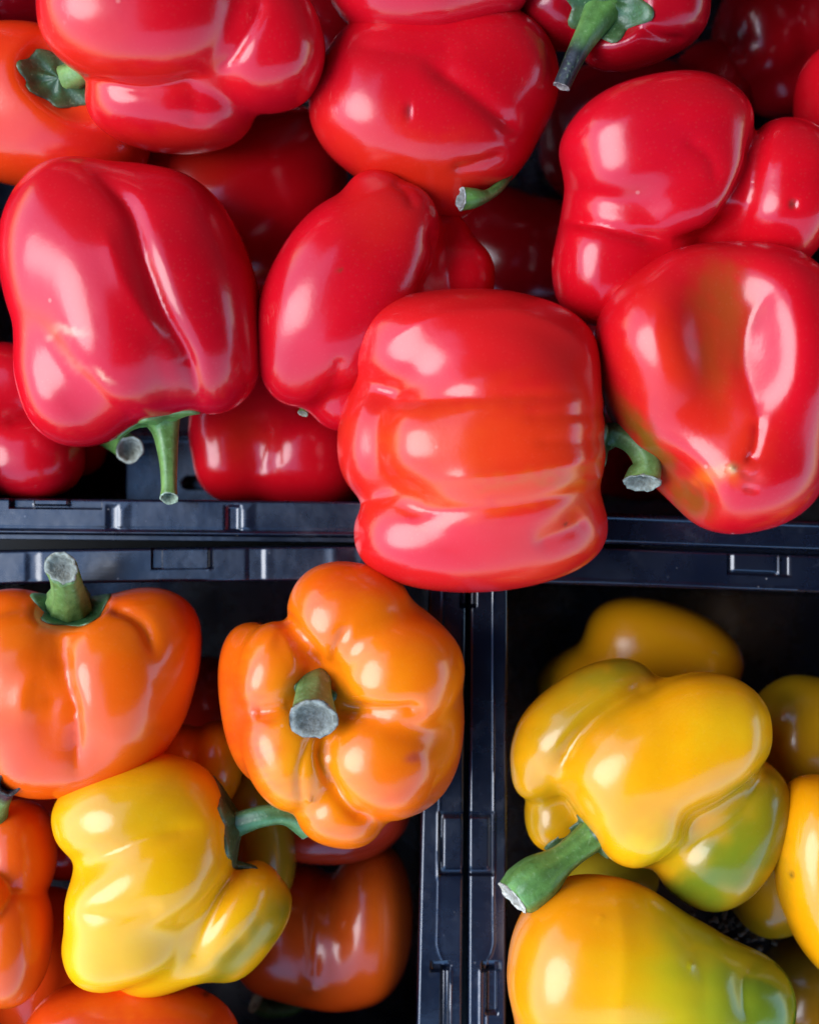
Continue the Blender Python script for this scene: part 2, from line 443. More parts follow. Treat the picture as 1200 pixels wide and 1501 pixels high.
def surface_net(fn, lo, hi, cell):
    n = np.maximum(8, np.ceil((hi - lo) / cell).astype(int))
    ax = [np.linspace(lo[i], hi[i], n[i] + 1).astype(np.float32) for i in range(3)]
    X, Y, Z = np.meshgrid(*ax, indexing='ij', sparse=True)
    f = fn(X, Y, Z)
    ins = f < 0
    corners = [(a, b, c) for a in (0, 1) for b in (0, 1) for c in (0, 1)]
    sl = lambda a, b, c: (slice(a, a + n[0]), slice(b, b + n[1]), slice(c, c + n[2]))
    cnt = sum(ins[sl(*c)].astype(np.int8) for c in corners)
    act = (cnt > 0) & (cnt < 8)
    idx = np.argwhere(act); ids = np.full(act.shape, -1, np.int64); ids[act] = np.arange(len(idx))
    acc = np.zeros((len(idx), 3)); num = np.zeros(len(idx))
    vals = {c: f[idx[:, 0] + c[0], idx[:, 1] + c[1], idx[:, 2] + c[2]] for c in corners}
    for c in corners:
        for ax_ in range(3):
            if c[ax_] == 0:
                c2 = list(c); c2[ax_] = 1; c2 = tuple(c2)
                a, b = vals[c], vals[c2]; cr = (a < 0) != (b < 0)
                t_ = np.where(cr, a / np.where(cr, a - b, 1), 0)
                p = np.tile(np.array(c, float), (len(idx), 1)); p[:, ax_] += t_
                acc += p * cr[:, None]; num += cr
    P = idx + acc / num[:, None]
    P = lo + P * ((hi - lo) / n)
    F = []
    for ax_ in range(3):
        o1, o2 = (ax_ + 1) % 3, (ax_ + 2) % 3
        a = np.moveaxis(ins, (ax_, o1, o2), (0, 1, 2)); I = np.moveaxis(ids, (ax_, o1, o2), (0, 1, 2))
        e0 = a[:-1, 1:-1, 1:-1]; e1 = a[1:, 1:-1, 1:-1]
        q = [I[:, :-1, :-1], I[:, 1:, :-1], I[:, 1:, 1:], I[:, :-1, 1:]]
        for m, order in (((e0 & ~e1), (0, 1, 2, 3)), ((~e0 & e1), (3, 2, 1, 0))):
            F.append(np.stack([q[o][m] for o in order], -1))
    return P, np.concatenate(F)

def seg_dist(px, py, pts):
    """distance to a polyline and the parameter along it"""
    best = np.full(px.shape, 1e9); par = np.zeros(px.shape); n = len(pts) - 1
    for i in range(n):
        ax_, ay = pts[i]; bx, by = pts[i + 1]; dx, dy = bx - ax_, by - ay
        t_ = np.clip(((px - ax_) * dx + (py - ay) * dy) / (dx * dx + dy * dy + 1e-9), 0, 1)
        d = np.hypot(px - ax_ - t_ * dx, py - ay - t_ * dy)
        m = d < best; best = np.where(m, d, best); par = np.where(m, (i + t_) / n, par)
    return best, par

def catmull(pts, n):
    p = np.array(pts, float); p = np.vstack([2 * p[0] - p[1], p, 2 * p[-1] - p[-2]])
    out = []
    for i in range(1, len(p) - 2):
        for t_ in np.linspace(0, 1, n, endpoint=False):
            a, b, c, d = p[i - 1:i + 3]
            out.append(.5 * (2 * b + (c - a) * t_ + (2 * a - 5 * b + 4 * c - d) * t_ ** 2 + (3 * b - a - 3 * c + d) * t_ ** 3))
    out.append(p[-2]); return np.array(out)

SG = (.12, .25, .05); SGD = (.04, .10, .028); SGL = (.20, .32, .08); CUTC = (.46, .44, .30)

def make_stem(pts, parent, org, rng, col=(SG, SG), cut=CUTC, ribs=5, amp=.03, hollow=.25, tipdark=None, tilt=None):
    """tapered ribbed stalk along screen points (x, y, z, r); its dry cut end is a part of it"""
    q = catmull([list(W(x, y, z)) + [r * (D - z) / D] for x, y, z, r in pts], 7)
    P, rad = q[:, :3], q[:, 3]; n = len(P); ns = 24
    tg = np.gradient(P, axis=0); tg /= np.linalg.norm(tg, axis=1)[:, None]
    if tilt is not None:                                  # turn the last cut towards a given normal
        tv = np.array(tilt, float); tv /= np.linalg.norm(tv)
        for k_ in range(1, 4):
            w_ = (4 - k_) / 3; tg[-k_] = tg[-k_] * (1 - w_) + tv * w_; tg[-k_] /= np.linalg.norm(tg[-k_])
    up = np.array([.3, .2, .93]); up -= tg[0] * up.dot(tg[0]); up /= np.linalg.norm(up)
    rings = []; th = np.linspace(0, 2 * np.pi, ns, endpoint=False); ph = rng.uniform(0, 6)
    for i in range(n):
        up = up - tg[i] * up.dot(tg[i]); up /= np.linalg.norm(up); sd_ = np.cross(tg[i], up)
        tw = th + .5 * i / n
        rr = rad[i] * (1 + amp * np.cos(ribs * tw + ph) + .05 * np.cos(2 * tw + ph * 2) + .03 * np.cos(3 * tw + ph * 3 + i * .2) + .02 * np.cos(8 * tw + ph))
        rings.append(P[i] + rr[:, None] * (np.cos(tw)[:, None] * up + np.sin(tw)[:, None] * sd_))
    V = np.concatenate(rings)
    F = [(i * ns + j, i * ns + (j + 1) % ns, (i + 1) * ns + (j + 1) % ns, (i + 1) * ns + j) for i in range(n - 1) for j in range(ns)]
    F.append(tuple(range(ns))[::-1])
    tt = np.repeat(np.linspace(0, 1, n), ns)[:, None]
    C = np.array(col[0]) * (1 - tt) + np.array(col[-1]) * tt
    jj = np.tile(np.cos(ribs * th + ph), n)[:, None]
    C = C * (1 + .16 * jj)
    if tipdark is not None:
        k_ = np.clip((tt - tipdark[0]) / .18, 0, 1) * np.clip(.5 + 1.2 * np.tile(np.cos(th - tipdark[1]), n)[:, None], 0, 1)
        C = C * (1 - k_) + np.array([.022, .024, .03]) * k_
    st = obj('stem', V, F, M_STEM, parent, org, colors=np.clip(C, 0, 1))
    # cut end: ragged lip, pale ring, sunken pith
    e = rings[-1]; c = P[-1]; tn = tg[-1]; r0 = rad[-1]
    lev = [(1.0, .0), (1.03, .02), (.98, .06), (.86, .05), (.72, -.04 - hollow * .3), (.4, -.10 - hollow), (.0, -.12 - hollow)]
    CV, CC = [], []
    for li, (s_, h_) in enumerate(lev):
        jit = rng.normal(0, .05, ns)[:, None] * (1 if 0 < li < 5 else .3)
        CV.append(c + (e - c) * s_ + tn * r0 * (h_ + jit))
        base = np.array(cut) * ((.55, .8, 1.2, 1.15, .75, .6, .5)[li])
        CC.append(np.tile(base, (ns, 1)) * (1 + rng.normal(0, .1, ns)[:, None]))
    CV = np.concatenate(CV); CC = np.concatenate(CC)
    F = [(i * ns + j, i * ns + (j + 1) % ns, (i + 1) * ns + (j + 1) % ns, (i + 1) * ns + j) for i in range(len(lev) - 1) for j in range(ns)]
    obj('cut_end', CV, F, M_CUT, st, org, colors=np.clip(CC, 0.01, 1))
    return st

def make_calyx(c, nrm, rad, fn, parent, org, rng, lobes=5, col=SG, depth=.3, thick=5.0, squash=(1, 1)):
    """the green cap at the stalk: a lobed disc laid on the skin"""
    c = W(*c); nv = np.array(nrm, float); nv /= np.linalg.norm(nv)
    a = np.cross(nv, [0.1, 1, .2]); a /= np.linalg.norm(a); b = np.cross(nv, a)
    nr, ns = 9, 60; th = np.linspace(0, 2 * np.pi, ns, endpoint=False); ph = rng.uniform(0, 6)
    edge = rad * (1 + depth * np.cos(lobes * th + ph) * .5 + .10 * np.cos(2 * th + ph) + rng.normal(0, .012, ns))
    T = np.linspace(0, 1, nr)
    off = (T[:, None] * edge[None])
    G = c + off[..., None] * (np.cos(th)[None, :, None] * a * squash[0] + np.sin(th)[None, :, None] * b * squash[1])
    G = G.reshape(-1, 3) + nv * 70
    h = np.zeros(len(G))
    for _ in range(40):
        d_ = fn(G[:, 0] - nv[0] * h, G[:, 1] - nv[1] * h, G[:, 2] - nv[2] * h)
        h = np.minimum(h + np.clip(d_, -6, 14) * .8, 70 + rad * .8)
    tt = np.repeat(T, ns)
    lift = thick * (1 - .75 * tt ** 3) + 10 * np.exp(-(tt / .35) ** 2) + 1.5 * np.tile(np.cos(lobes * th + ph), nr) * tt
    top = G - nv * (h - lift)[:, None]; bot = G[-ns:] - nv * (h[-ns:] + 3)[:, None]
    V = np.concatenate([top, bot])
    F = [(i * ns + j, i * ns + (j + 1) % ns, (i + 1) * ns + (j + 1) % ns, (i + 1) * ns + j) for i in range(nr) for j in range(ns)]
    C = np.array(col)[None] * (1 + .25 * np.cos(np.tile(th, nr + 1) * lobes + ph)[:, None] * np.append(tt, np.ones(ns))[:, None])
    rim_ = np.append(tt, np.ones(ns))[:, None] ** 6
    C = C * (1 - .35 * rim_) + np.array([.2, .2, .1]) * .35 * rim_
    o = obj('calyx', V, F, M_STEM, parent, org, colors=np.clip(C, 0, 1)); fix_normals(o)
    return o

TRI = [0]
def pepper(label, group, zc, prims, color, k=20, ramp_=None, carves=(), grooves=(), spots=(), stem=None, calyx=None, cell=5.0,
           wob=2.2, seed=0, scars=()):
    rng = np.random.default_rng(seed + 7)
    for p in prims: p.place(zc)
    cv = []
    for c, kk in carves: c.place(zc); cv.append((c, kk))
    lo = np.min([p.c - np.max(p.r[:2]) * np.array([1, 1, 0]) - p.r[2] * np.array([0, 0, 1]) for p in prims], 0) - 14
    hi = np.max([p.c + np.max(p.r[:2]) * np.array([1, 1, 0]) + p.r[2] * np.array([0, 0, 1]) for p in prims], 0) + 14
    lo[2] = max(lo[2], -HF + 8)
    kd = [(rng.normal(0, 1, 3) / rng.uniform(28, 70), rng.uniform(0, 6.28)) for _ in range(9)]
    def fn(X, Y, Z):
        d = field(prims, cv, k, X, Y, Z)
        w_ = 0
        for q, ph in kd: w_ = w_ + np.sin(q[0] * X + q[1] * Y + q[2] * Z + ph)
        return d + w_ * (wob / 3.0)
    P, F = surface_net(fn, lo, hi, cell)
    def grad(P):
        e = 1.5; g = np.zeros_like(P)
        for i in range(3):
            A = P.copy(); A[:, i] += e; B = P.copy(); B[:, i] -= e
            g[:, i] = fn(*A.T) - fn(*B.T)
        return g / (2 * e)
    for _ in range(2):
        g = grad(P); P = P - g * np.clip(fn(*P.T) / (np.sum(g * g, 1) + 1e-6), -6, 6)[:, None]
    P[:, 2] = np.maximum(P[:, 2], -HF + 9)
    g = grad(P); N = g / (np.linalg.norm(g, axis=1)[:, None] + 1e-9)
    ff = (D - P[:, 2]) / D; sx = P[:, 0] / ff + 600; sy = 750.5 - P[:, 1] / ff      # where the photograph shows it
    vis = np.clip((N[:, 2] + .15) / .4, 0, 1); visc = np.clip((N[:, 2] + .9) / .4, 0, 1)
    disp = np.zeros(len(P))
    for pts, dep, wid in grooves:
        d_, t_ = seg_dist(sx, sy, catmull(pts, 5)[:, :2])
        fade = np.clip(np.minimum(t_, 1 - t_) * 5 + .15, 0, 1)
        disp -= dep * np.exp(-(d_ / wid) ** 1.6) * fade * vis
    P = P + N * disp[:, None]
    C = np.tile(np.array(color, float), (len(P), 1))
    nz = sum(np.sin(q[0] * 1.7 * P[:, 0] + q[1] * 1.7 * P[:, 1] + q[2] * 1.7 * P[:, 2] + ph) for q, ph in kd) / 6
    C *= (1 + .07 * nz)[:, None]
    if ramp_:
        (x0, y0), (x1, y1), stops = ramp_
        t_ = ((sx - x0) * (x1 - x0) + (sy - y0) * (y1 - y0)) / ((x1 - x0) ** 2 + (y1 - y0) ** 2)
        yy = (sy - y0) * (x1 - x0) - (sx - x0) * (y1 - y0); yy = yy / math.hypot(x1 - x0, y1 - y0)
        t_ = t_ + .05 * nz + sum(.014 * np.sin(yy * f_ + q_) for f_, q_ in ((.03, 1), (.07, 2), (.13, 4)))
        C = np.stack([np.interp(t_, [a_ for a_, _ in stops], [c_[i_] for _, c_ in stops]) for i_ in range(3)], -1) * (1 + .05 * nz)[:, None]
    wx = sum(np.sin(sx * a_ + sy * b_ + p_) * 2.6 for a_, b_, p_ in rng.normal(0, .09, (7, 3)) * [1, 1, 40])
    wy = sum(np.sin(sx * a_ + sy * b_ + p_) * 2.6 for a_, b_, p_ in rng.normal(0, .09, (7, 3)) * [1, 1, 40])
    wf = sum(np.sin(sx * a_ + sy * b_ + p_) * 1.6 for a_, b_, p_ in rng.normal(0, .28, (6, 3)) * [1, 1, 20])
    for x, y, rx, ry, rot, c, st in spots:
        kw_ = min(1, rx / 40); dx, dy = sx + (wx + wf) * kw_ - x, sy + (wy - wf) * kw_ - y; cs, sn = math.cos(R(rot)), math.sin(R(rot))
        u = (dx * cs + dy * sn) / rx; v = (-dx * sn + dy * cs) / ry
        m = st * np.exp(-((u * u + v * v) * (1 + .25 * nz).clip(.3)) ** 1.15) * visc
        C = C * (1 - m[:, None]) + np.array(c) * m[:, None]
    base = P[np.argmin(P[:, 2])]
    ctr = P.mean(0); org = to_m(np.array([ctr[0], ctr[1], P[:, 2].min()]))
    t = thing('bell_pepper', label, 'pepper', org.tolist(), group)
    obj('body', P, F, M_SKIN, t, org, colors=np.clip(C, 0, 1)); TRI[0] += 2 * len(F)
    if calyx: make_calyx(fn=fn, parent=t, org=org, rng=rng, **calyx)
    if stem: make_stem(parent=t, org=org, rng=rng, **stem)
    for s_ in scars:
        x, y, z, r_, c_ = s_
    return t

GR, GO, GY = 'red bell peppers in the back crate', 'peppers in the lower left crate', 'yellow peppers in the lower right crate'

# ================= red crate
OLV = (.17, .085, .006)
A1 = pepper('red pepper lying across the crate rims at the centre, with orange tinge', GR, 95,
       [E(735, 640, 150, 182, 0, 8, 150, 2.3), E(694, 520, 182, 95, 3, 0, 124, 2.25), E(655, 650, 102, 76, 0, 38, 108, 2.4), E(704, 776, 186, 92, -3, -4, 110, 2.25),
        E(560, 645, 64, 92, 0, -24, 100)], (.66, .010, .011), k=24, seed=1, wob=1.1, cell=3.8,
       grooves=[([(560, 588), (640, 583), (740, 580), (840, 578)], 5, 13), ([(580, 742), (640, 750), (740, 744), (820, 730), (900, 710)], 5, 13),
                ([(640, 702), (760, 692), (890, 668)], -4, 12), ([(760, 610), (830, 607), (910, 604)], 2.5, 11), ([(780, 648), (840, 646), (910, 642)], 2.5, 11),
                ([(570, 500), (640, 464), (760, 460), (845, 500), (880, 575)], -4, 13), ([(780, 800), (830, 780), (860, 760)], 4, 16)],
       spots=[(760, 650, 240, 80, 0, (.74, .036, .006), .9), (760, 726, 200, 26, -5, ORED, .7), (800, 702, 100, 10, -4, (.5, .13, .01), .4),
              (640, 650, 80, 60, 0, ORED, .6), (800, 800, 110, 50, 0, SCARLET, .4), (830, 770, 3, 3, 0, (.05, .01, .01), .9)],
       calyx=dict(c=(884, 648, 90), nrm=(1, .1, .1), rad=38, col=SGD),
       stem=dict(pts=[(878, 644, 85, 22), (903, 638, 92, 17), (930, 652, 105, 16), (947, 678, 112, 19), (940, 707, 112, 26)], col=(SGD, SGL), tilt=(-.1, -.85, .42), cut=(.45, .46, .36)))

A2 = pepper('long red pepper standing behind the pepper that lies across the rims', GR, 55,
       [E(508, 428, 150, 112, -60, 20, 105), E(572, 350, 84, 70, -75, 28, 80), E(548, 300, 42, 48, 0, 18, 50), E(447, 500, 66, 98, 8, 0, 85), E(505, 560, 60, 72, 0, -40),
        E(668, 408, 56, 58, 0, -35), E(640, 360, 52, 50, 0, -50), E(590, 450, 80, 120, 0, -50, 100)], RED, k=22, seed=2, wob=1.4,
       grooves=[([(636, 330), (640, 380), (615, 435)], 8, 9), ([(575, 262), (595, 278), (610, 305)], 4, 9), ([(470, 600), (490, 560), (500, 520)], 4, 10)],
       spots=[(560, 310, 60, 60, 0, SCARLET, .3), (497, 396, 3, 3, 0, (.2, .03, .01), .9)],
       stem=dict(pts=[(448, 588, 10, 7), (447, 598, 16, 7), (444, 606, 20, 8)], col=(SGD, SG)))

A3 = pepper('big red pepper with a deep crease and hollow green stalk hanging over the left rim', GR, 80,
       [E(188, 425, 170, 184, -14, 0, 130, 2.1), E(115, 375, 112, 142, -8, 14, 112, 2.1), E(165, 460, 92, 158, -16, 32, 108), E(282, 432, 96, 178, -14, 4, 118, 2.1), E(116, 552, 88, 104, -14, -2, 96),
        E(225, 520, 88, 88, 0, 0, 92)], RED, k=24, seed=3, wob=1.5, cell=3.8,
       grooves=[([(140, 250), (188, 300), (212, 380), (238, 455), (272, 520), (294, 600)], 13, 14),
                ([(110, 540), (160, 592), (205, 616)], 3, 16), ([(150, 330), (185, 420), (240, 500)], -4, 16)],
       spots=[(90, 330, 70, 90, 0, (.64, .008, .012), .5), (100, 485, 24, 8, 10, (.8, .28, .16), .8), (72, 495, 6, 5, 0, (.75, .25, .15), .6), (152, 548, 15, 5, 40, (.8, .35, .2), .85), (110, 530, 30, 8, 30, (.7, .1, .06), .5), (250, 590, 100, 40, -10, (.44, .002, .02), .6), (290, 440, 60, 150, -10, DARKENED_RED, .7)],
       calyx=dict(c=(238, 614, 62), nrm=(.02, -1, .2), rad=52, col=SG, lobes=5),
       stem=dict(pts=[(238, 612, 60, 30), (243, 635, 62, 20), (247, 680, 72, 13.5), (248, 712, 80, 12), (248, 730, 84, 14)], col=(SG, SGL), hollow=1.0, tilt=(0, -.8, .6), cut=(.45, .55, .36)))

A4 = pepper('large bulging red pepper at the top left lying over an orange red one', GR, 115,
       [E(212, 16, 155, 110, 4, 34, 115), E(392, 66, 82, 95, -8, 8, 90), E(250, 148, 124, 74, 4, -40, 90), E(260, 10, 190, 120, 0, -25, 115), E(320, 60, 90, 90, 0, -5)], RED, k=20, seed=4, wob=1.8,
       grooves=[([(385, -10), (372, 30), (345, 75), (318, 105)], 5, 9), ([(275, 105), (285, 150), (280, 190)], 4, 20), ([(110, 112), (210, 130), (300, 112)], 6, 8)],
       spots=[(110, 60, 70, 90, 0, SCARLET, .6), (215, 115, 120, 25, 0, SCARLET, .4), (250, 205, 120, 25, 0, SCARLET, .4)])

A5 = pepper('orange red pepper at the left edge with its stalk tucked under another', GR, -5,
       [E(30, 130, 110, 92, 0, 10, 90), E(105, 195, 115, 68, 15, 0, 80), E(150, 120, 80, 80, 0, -15), E(60, 170, 150, 100, 0, -30)], (.76, .048, .005), k=26, seed=5,
       carves=[(E(98, 112, 64, 48, 35, 88, 34), 26)], spots=[(130, 210, 90, 50, 10, RED, .75), (30, 60, 60, 40, 0, SCARLET, .6), (60, 140, 60, 40, 0, ORED, .4)],
       calyx=dict(c=(88, 120, 50), nrm=(.15, .0, 1), rad=50, col=(.04, .1, .03), squash=(1, .8), lobes=7, depth=.14, thick=9),
       stem=dict(pts=[(98, 116, 40, 28), (110, 110, 62, 20), (128, 98, 84, 16)], col=(SGL, SGL)))

A6 = pepper('dark red pepper in the shade under the top left peppers', GR, -160,
       [E(355, 310, 142, 140, 0, 0, 120), E(300, 265, 90, 75, -30, 10, 90), E(430, 260, 80, 100, 0, -10)], RED, k=30, seed=6,
       spots=[(280, 240, 70, 50, 0, SCARLET, .6)])

A7 = pepper('red pepper at top centre with small scar and curled stalk', GR, 30,
       [E(600, 165, 148, 112, 18, 14, 115, 2.4), E(650, 95, 160, 85, 2, 0, 105), E(690, 195, 82, 88, 10, 10, 92), E(640, 270, 62, 52, 10, -15, 70), E(650, 150, 150, 125, 0, -15, 118), E(738, 112, 72, 82, -20, 0, 88)], RED, k=30, seed=7,
       grooves=[([(620, 85), (680, 125), (730, 165), (765, 195)], 10, 17), ([(597, 150), (597, 176)], 4, 3.5), ([(500, 60), (600, 75), (680, 70)], 4, 16), ([(660, 250), (700, 240), (745, 225)], 5, 10)],
       spots=[(560, 220, 120, 55, 15, SCARLET, .6), (640, 255, 90, 40, 0, SCARLET, .7), (597, 163, 3, 14, 0, (.12, .02, .02), .9)],
       stem=dict(pts=[(744, 256, 48, 8), (732, 273, 66, 8), (714, 286, 80, 9), (695, 290, 88, 15), (676, 291, 90, 18)], col=(SGD, SG), tilt=(-1, 0, .35), cut=(.5, .5, .45)))

A8 = pepper('red pepper cut by the top edge of the picture above the scarred one', GR, 95,
       [E(610, -35, 128, 92, 0, 0, 90), E(700, -30, 75, 62, -10, 0, 70), E(545, -30, 60, 62, 0, -6)], RED, k=20, seed=8)

A9 = pepper('red pepper at the top with thick green stalk and blackened tip', GR, 50,
       [E(975, 12, 64, 60, 0, 16, 70), E(925, 48, 78, 50, -10, 0, 75), E(820, 10, 70, 58, 10, -20, 75), E(890, -60, 120, 90, 0, 0)], DARKENED_RED, k=20, seed=9,
       carves=[(E(880, 12, 62, 46, 0, 78, 46), 14)],
       grooves=[([(930, 35), (970, 55), (1010, 60)], 6, 8)],
       calyx=dict(c=(880, 10, 60), nrm=(0, -.2, 1), rad=58, col=SGD, lobes=6, squash=(1, .8)),
       stem=dict(pts=[(888, 8, 66, 36), (872, 30, 90, 24), (853, 62, 104, 17), (838, 92, 108, 14), (823, 126, 108, 13)], col=(SG, (.10, .20, .06)), tipdark=(.48, .0), cut=(.4, .33, .28)))

A10 = pepper('red pepper on the right with three folded lobes and a tiny hole', GR, 50,
       [E(965, 215, 142, 100, -12, 32, 108, 2.4), E(1000, 275, 105, 84, -30, 18, 100), E(1145, 285, 78, 110, 6, 6, 100), E(890, 375, 80, 104, 8, -8, 95), E(935, 300, 106, 150, 10, -20, 110), E(1050, 310, 100, 100, 0, -45)], RED, k=18, seed=10, cell=4,
       grooves=[([(1108, 180), (1103, 240), (1075, 300), (1040, 345), (985, 355)], 14, 10), ([(825, 322), (870, 326), (920, 340), (985, 358)], 11, 11), ([(1162, 290), (1164, 306)], 5, 5), ([(1000, 200), (1040, 230), (1050, 270)], 3, 12)],
       spots=[(1163, 299, 7, 6, 0, (.15, .04, .03), .8), (960, 200, 110, 50, 0, (.52, .004, .016), .5)])

A11 = pepper('red pepper with olive streaks, wrinkled dent and tan blossom scar at right', GR, 92,
       [E(1000, 505, 122, 122, -20, 10, 120), E(1120, 520, 112, 158, 0, 20, 120), E(1088, 672, 118, 108, -10, 6, 110), E(1050, 450, 110, 92, 0, 4, 100), E(985, 610, 80, 110, -25, -15, 100), E(1060, 570, 140, 170, -10, -35, 120)], RED, k=34, seed=11, wob=2.0, cell=4,
       carves=[(E(1080, 485, 60, 108, -8, 142, 60), 60), (E(968, 735, 50, 60, -40, 60, 60), 40)],
       grooves=[([(1132, 420), (1098, 470), (1088, 530), (1104, 580), (1112, 612)], 3, 13),
                ([(1072, 682), (1072, 690)], -9, 7), ([(1085, 690), (1102, 700), (1115, 692)], 4, 4), ([(1090, 715), (1110, 720)], 4, 4), ([(1092, 676), (1104, 668)], 4, 4), ([(1112, 612), (1108, 650), (1100, 680)], 5, 9)],
       spots=[(975, 540, 60, 110, -15, SCARLET, .8), (1060, 430, 38, 56, -10, OLV, .5), (1042, 520, 22, 84, -12, (.4, .07, .008), .6), (1075, 500, 20, 50, -10, OLV, .35), (948, 645, 15, 75, -38, OLV, .9), (1010, 725, 40, 26, 20, OLV, .7),
              (1070, 640, 60, 70, 0, SCARLET, .8), (1072, 688, 7, 7, 0, (.5, .45, .2), 1), (1100, 705, 20, 18, 0, (.7, .05, .05), .8), (1045, 695, 30, 14, 0, (.8, .15, .01), .7)])

A12 = pepper('red pepper at the left edge just above the crate rim', GR, -90,
       [E(25, 565, 78, 58, 15, 0, 75), E(45, 668, 78, 66, 0, 15, 80), E(-20, 620, 80, 90, 0, 0)], RED, k=20, seed=12, grooves=[([(0, 622), (50, 605), (90, 585)], 5, 9)])
A13 = pepper('dark red pepper low in the crate against the rim below the long one', GR, -185,
       [E(345, 668, 62, 70, 0, 20, 75), E(450, 665, 95, 82, 10, 20, 90), E(330, 622, 48, 46, 0, 30, 60), E(400, 590, 100, 70, 0, 0)], RED, k=28, seed=13, grooves=[([(385, 600), (392, 650), (380, 700)], 4, 16)],
       spots=[(350, 640, 40, 40, 0, SCARLET, .5)])
pepper('red pepper darkened for deep shade behind the folded pepper', GR, -330, [E(930, 200, 140, 110, 0, 0, 110), E(1040, 130, 60, 70, 0, 10)], DARKENED_RED, k=24, seed=14, cell=7)
pepper('red pepper darkened for shade in the top right corner', GR, -300, [E(1120, 50, 72, 88, 0, 0, 85), E(1190, 30, 60, 80, 0, 10, 80), E(1150, 100, 70, 70, 0, -20)], DARKENED_RED, k=14, seed=15, cell=7)
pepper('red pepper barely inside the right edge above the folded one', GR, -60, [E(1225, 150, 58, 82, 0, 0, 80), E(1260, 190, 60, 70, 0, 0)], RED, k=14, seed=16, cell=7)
pepper('red pepper darkened for shade low in the gap between the scarred and folded peppers', GR, -370, [E(770, 390, 110, 100, 0, 0, 105), E(720, 350, 70, 80, 0, 10)], DARKENED_RED, k=24, seed=17, cell=7)
pepper('red pepper darkened for shade underneath the bent stalk left of the streaked one', GR, -320, [E(915, 620, 95, 110, 10, 0, 105), E(890, 520, 70, 80, 0, 30), E(960, 680, 60, 55, 0, 10)], DARKENED_RED, k=20, seed=18, cell=7)
pepper('red pepper darkened for shade in the top left corner behind the bulging one', GR, -300, [E(0, 10, 95, 52, 0, 0, 80), E(70, -10, 70, 60, 0, -5)], DARKENED_RED, k=20, seed=19, cell=7)
pepper('red pepper darkened for shade in the gap at the top between two bright ones', GR, -320, [E(475, 30, 75, 90, 0, 0, 85), E(500, 110, 60, 60, 0, 0)], DARKENED_RED, k=20, seed=20, cell=7)
pepper('hidden red pepper under the creased one showing its round pale cut stalk', GR, -225,
       [E(75, 585, 85, 75, 0, 0, 85), E(110, 640, 50, 60, 0, -10)], DARKENED_RED, k=20, seed=21, cell=7,
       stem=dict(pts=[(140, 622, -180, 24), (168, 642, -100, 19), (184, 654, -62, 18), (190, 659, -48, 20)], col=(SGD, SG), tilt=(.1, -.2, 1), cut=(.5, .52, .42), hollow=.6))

# ================= orange crate
B1 = pepper('orange pepper at upper left of its crate with upright thick cut stalk', GO, 45,
       [E(42, 1000, 96, 112, 0, 24, 108), E(168, 1002, 98, 112, 10, 28, 108), E(218, 952, 78, 90, 0, -2, 90), E(16, 897, 46, 34, 0, -4, 48), E(95, 1085, 128, 82, -3, 10, 98), E(120, 1000, 160, 128, 0, -20, 112)], (.85, .105, .003), k=26, seed=31,
       carves=[(E(100, 885, 50, 32, 0, 60, 60), 16)],
       grooves=[([(88, 930), (96, 1000), (108, 1060), (113, 1140)], 9, 12), ([(155, 888), (185, 896), (212, 918), (228, 960)], 8, 9), ([(30, 1060), (40, 1000), (90, 975)], -3, 14), ([(60, 1030), (100, 1025), (108, 1060)], 4, 14)],
       spots=[(160, 930, 80, 40, 0, ORANGE, .7), (230, 900, 60, 40, 0, ORANGE, .6), (30, 920, 70, 40, 0, ORANGE, .8), (250, 1000, 40, 80, 0, ORANGE, .3), (60, 1100, 90, 50, 0, (.74, .04, .006), .5)],
       calyx=dict(c=(105, 885, 70), nrm=(0, .55, .85), rad=48, col=(.05, .16, .05), lobes=5),
       stem=dict(pts=[(100, 888, 60, 34), (100, 868, 95, 25), (96, 846, 130, 23), (90, 832, 160, 24)], col=(SGL, (.15, .24, .06)), tilt=(-.05, -.25, 1), cut=(.38, .36, .27), ribs=9, amp=.05))

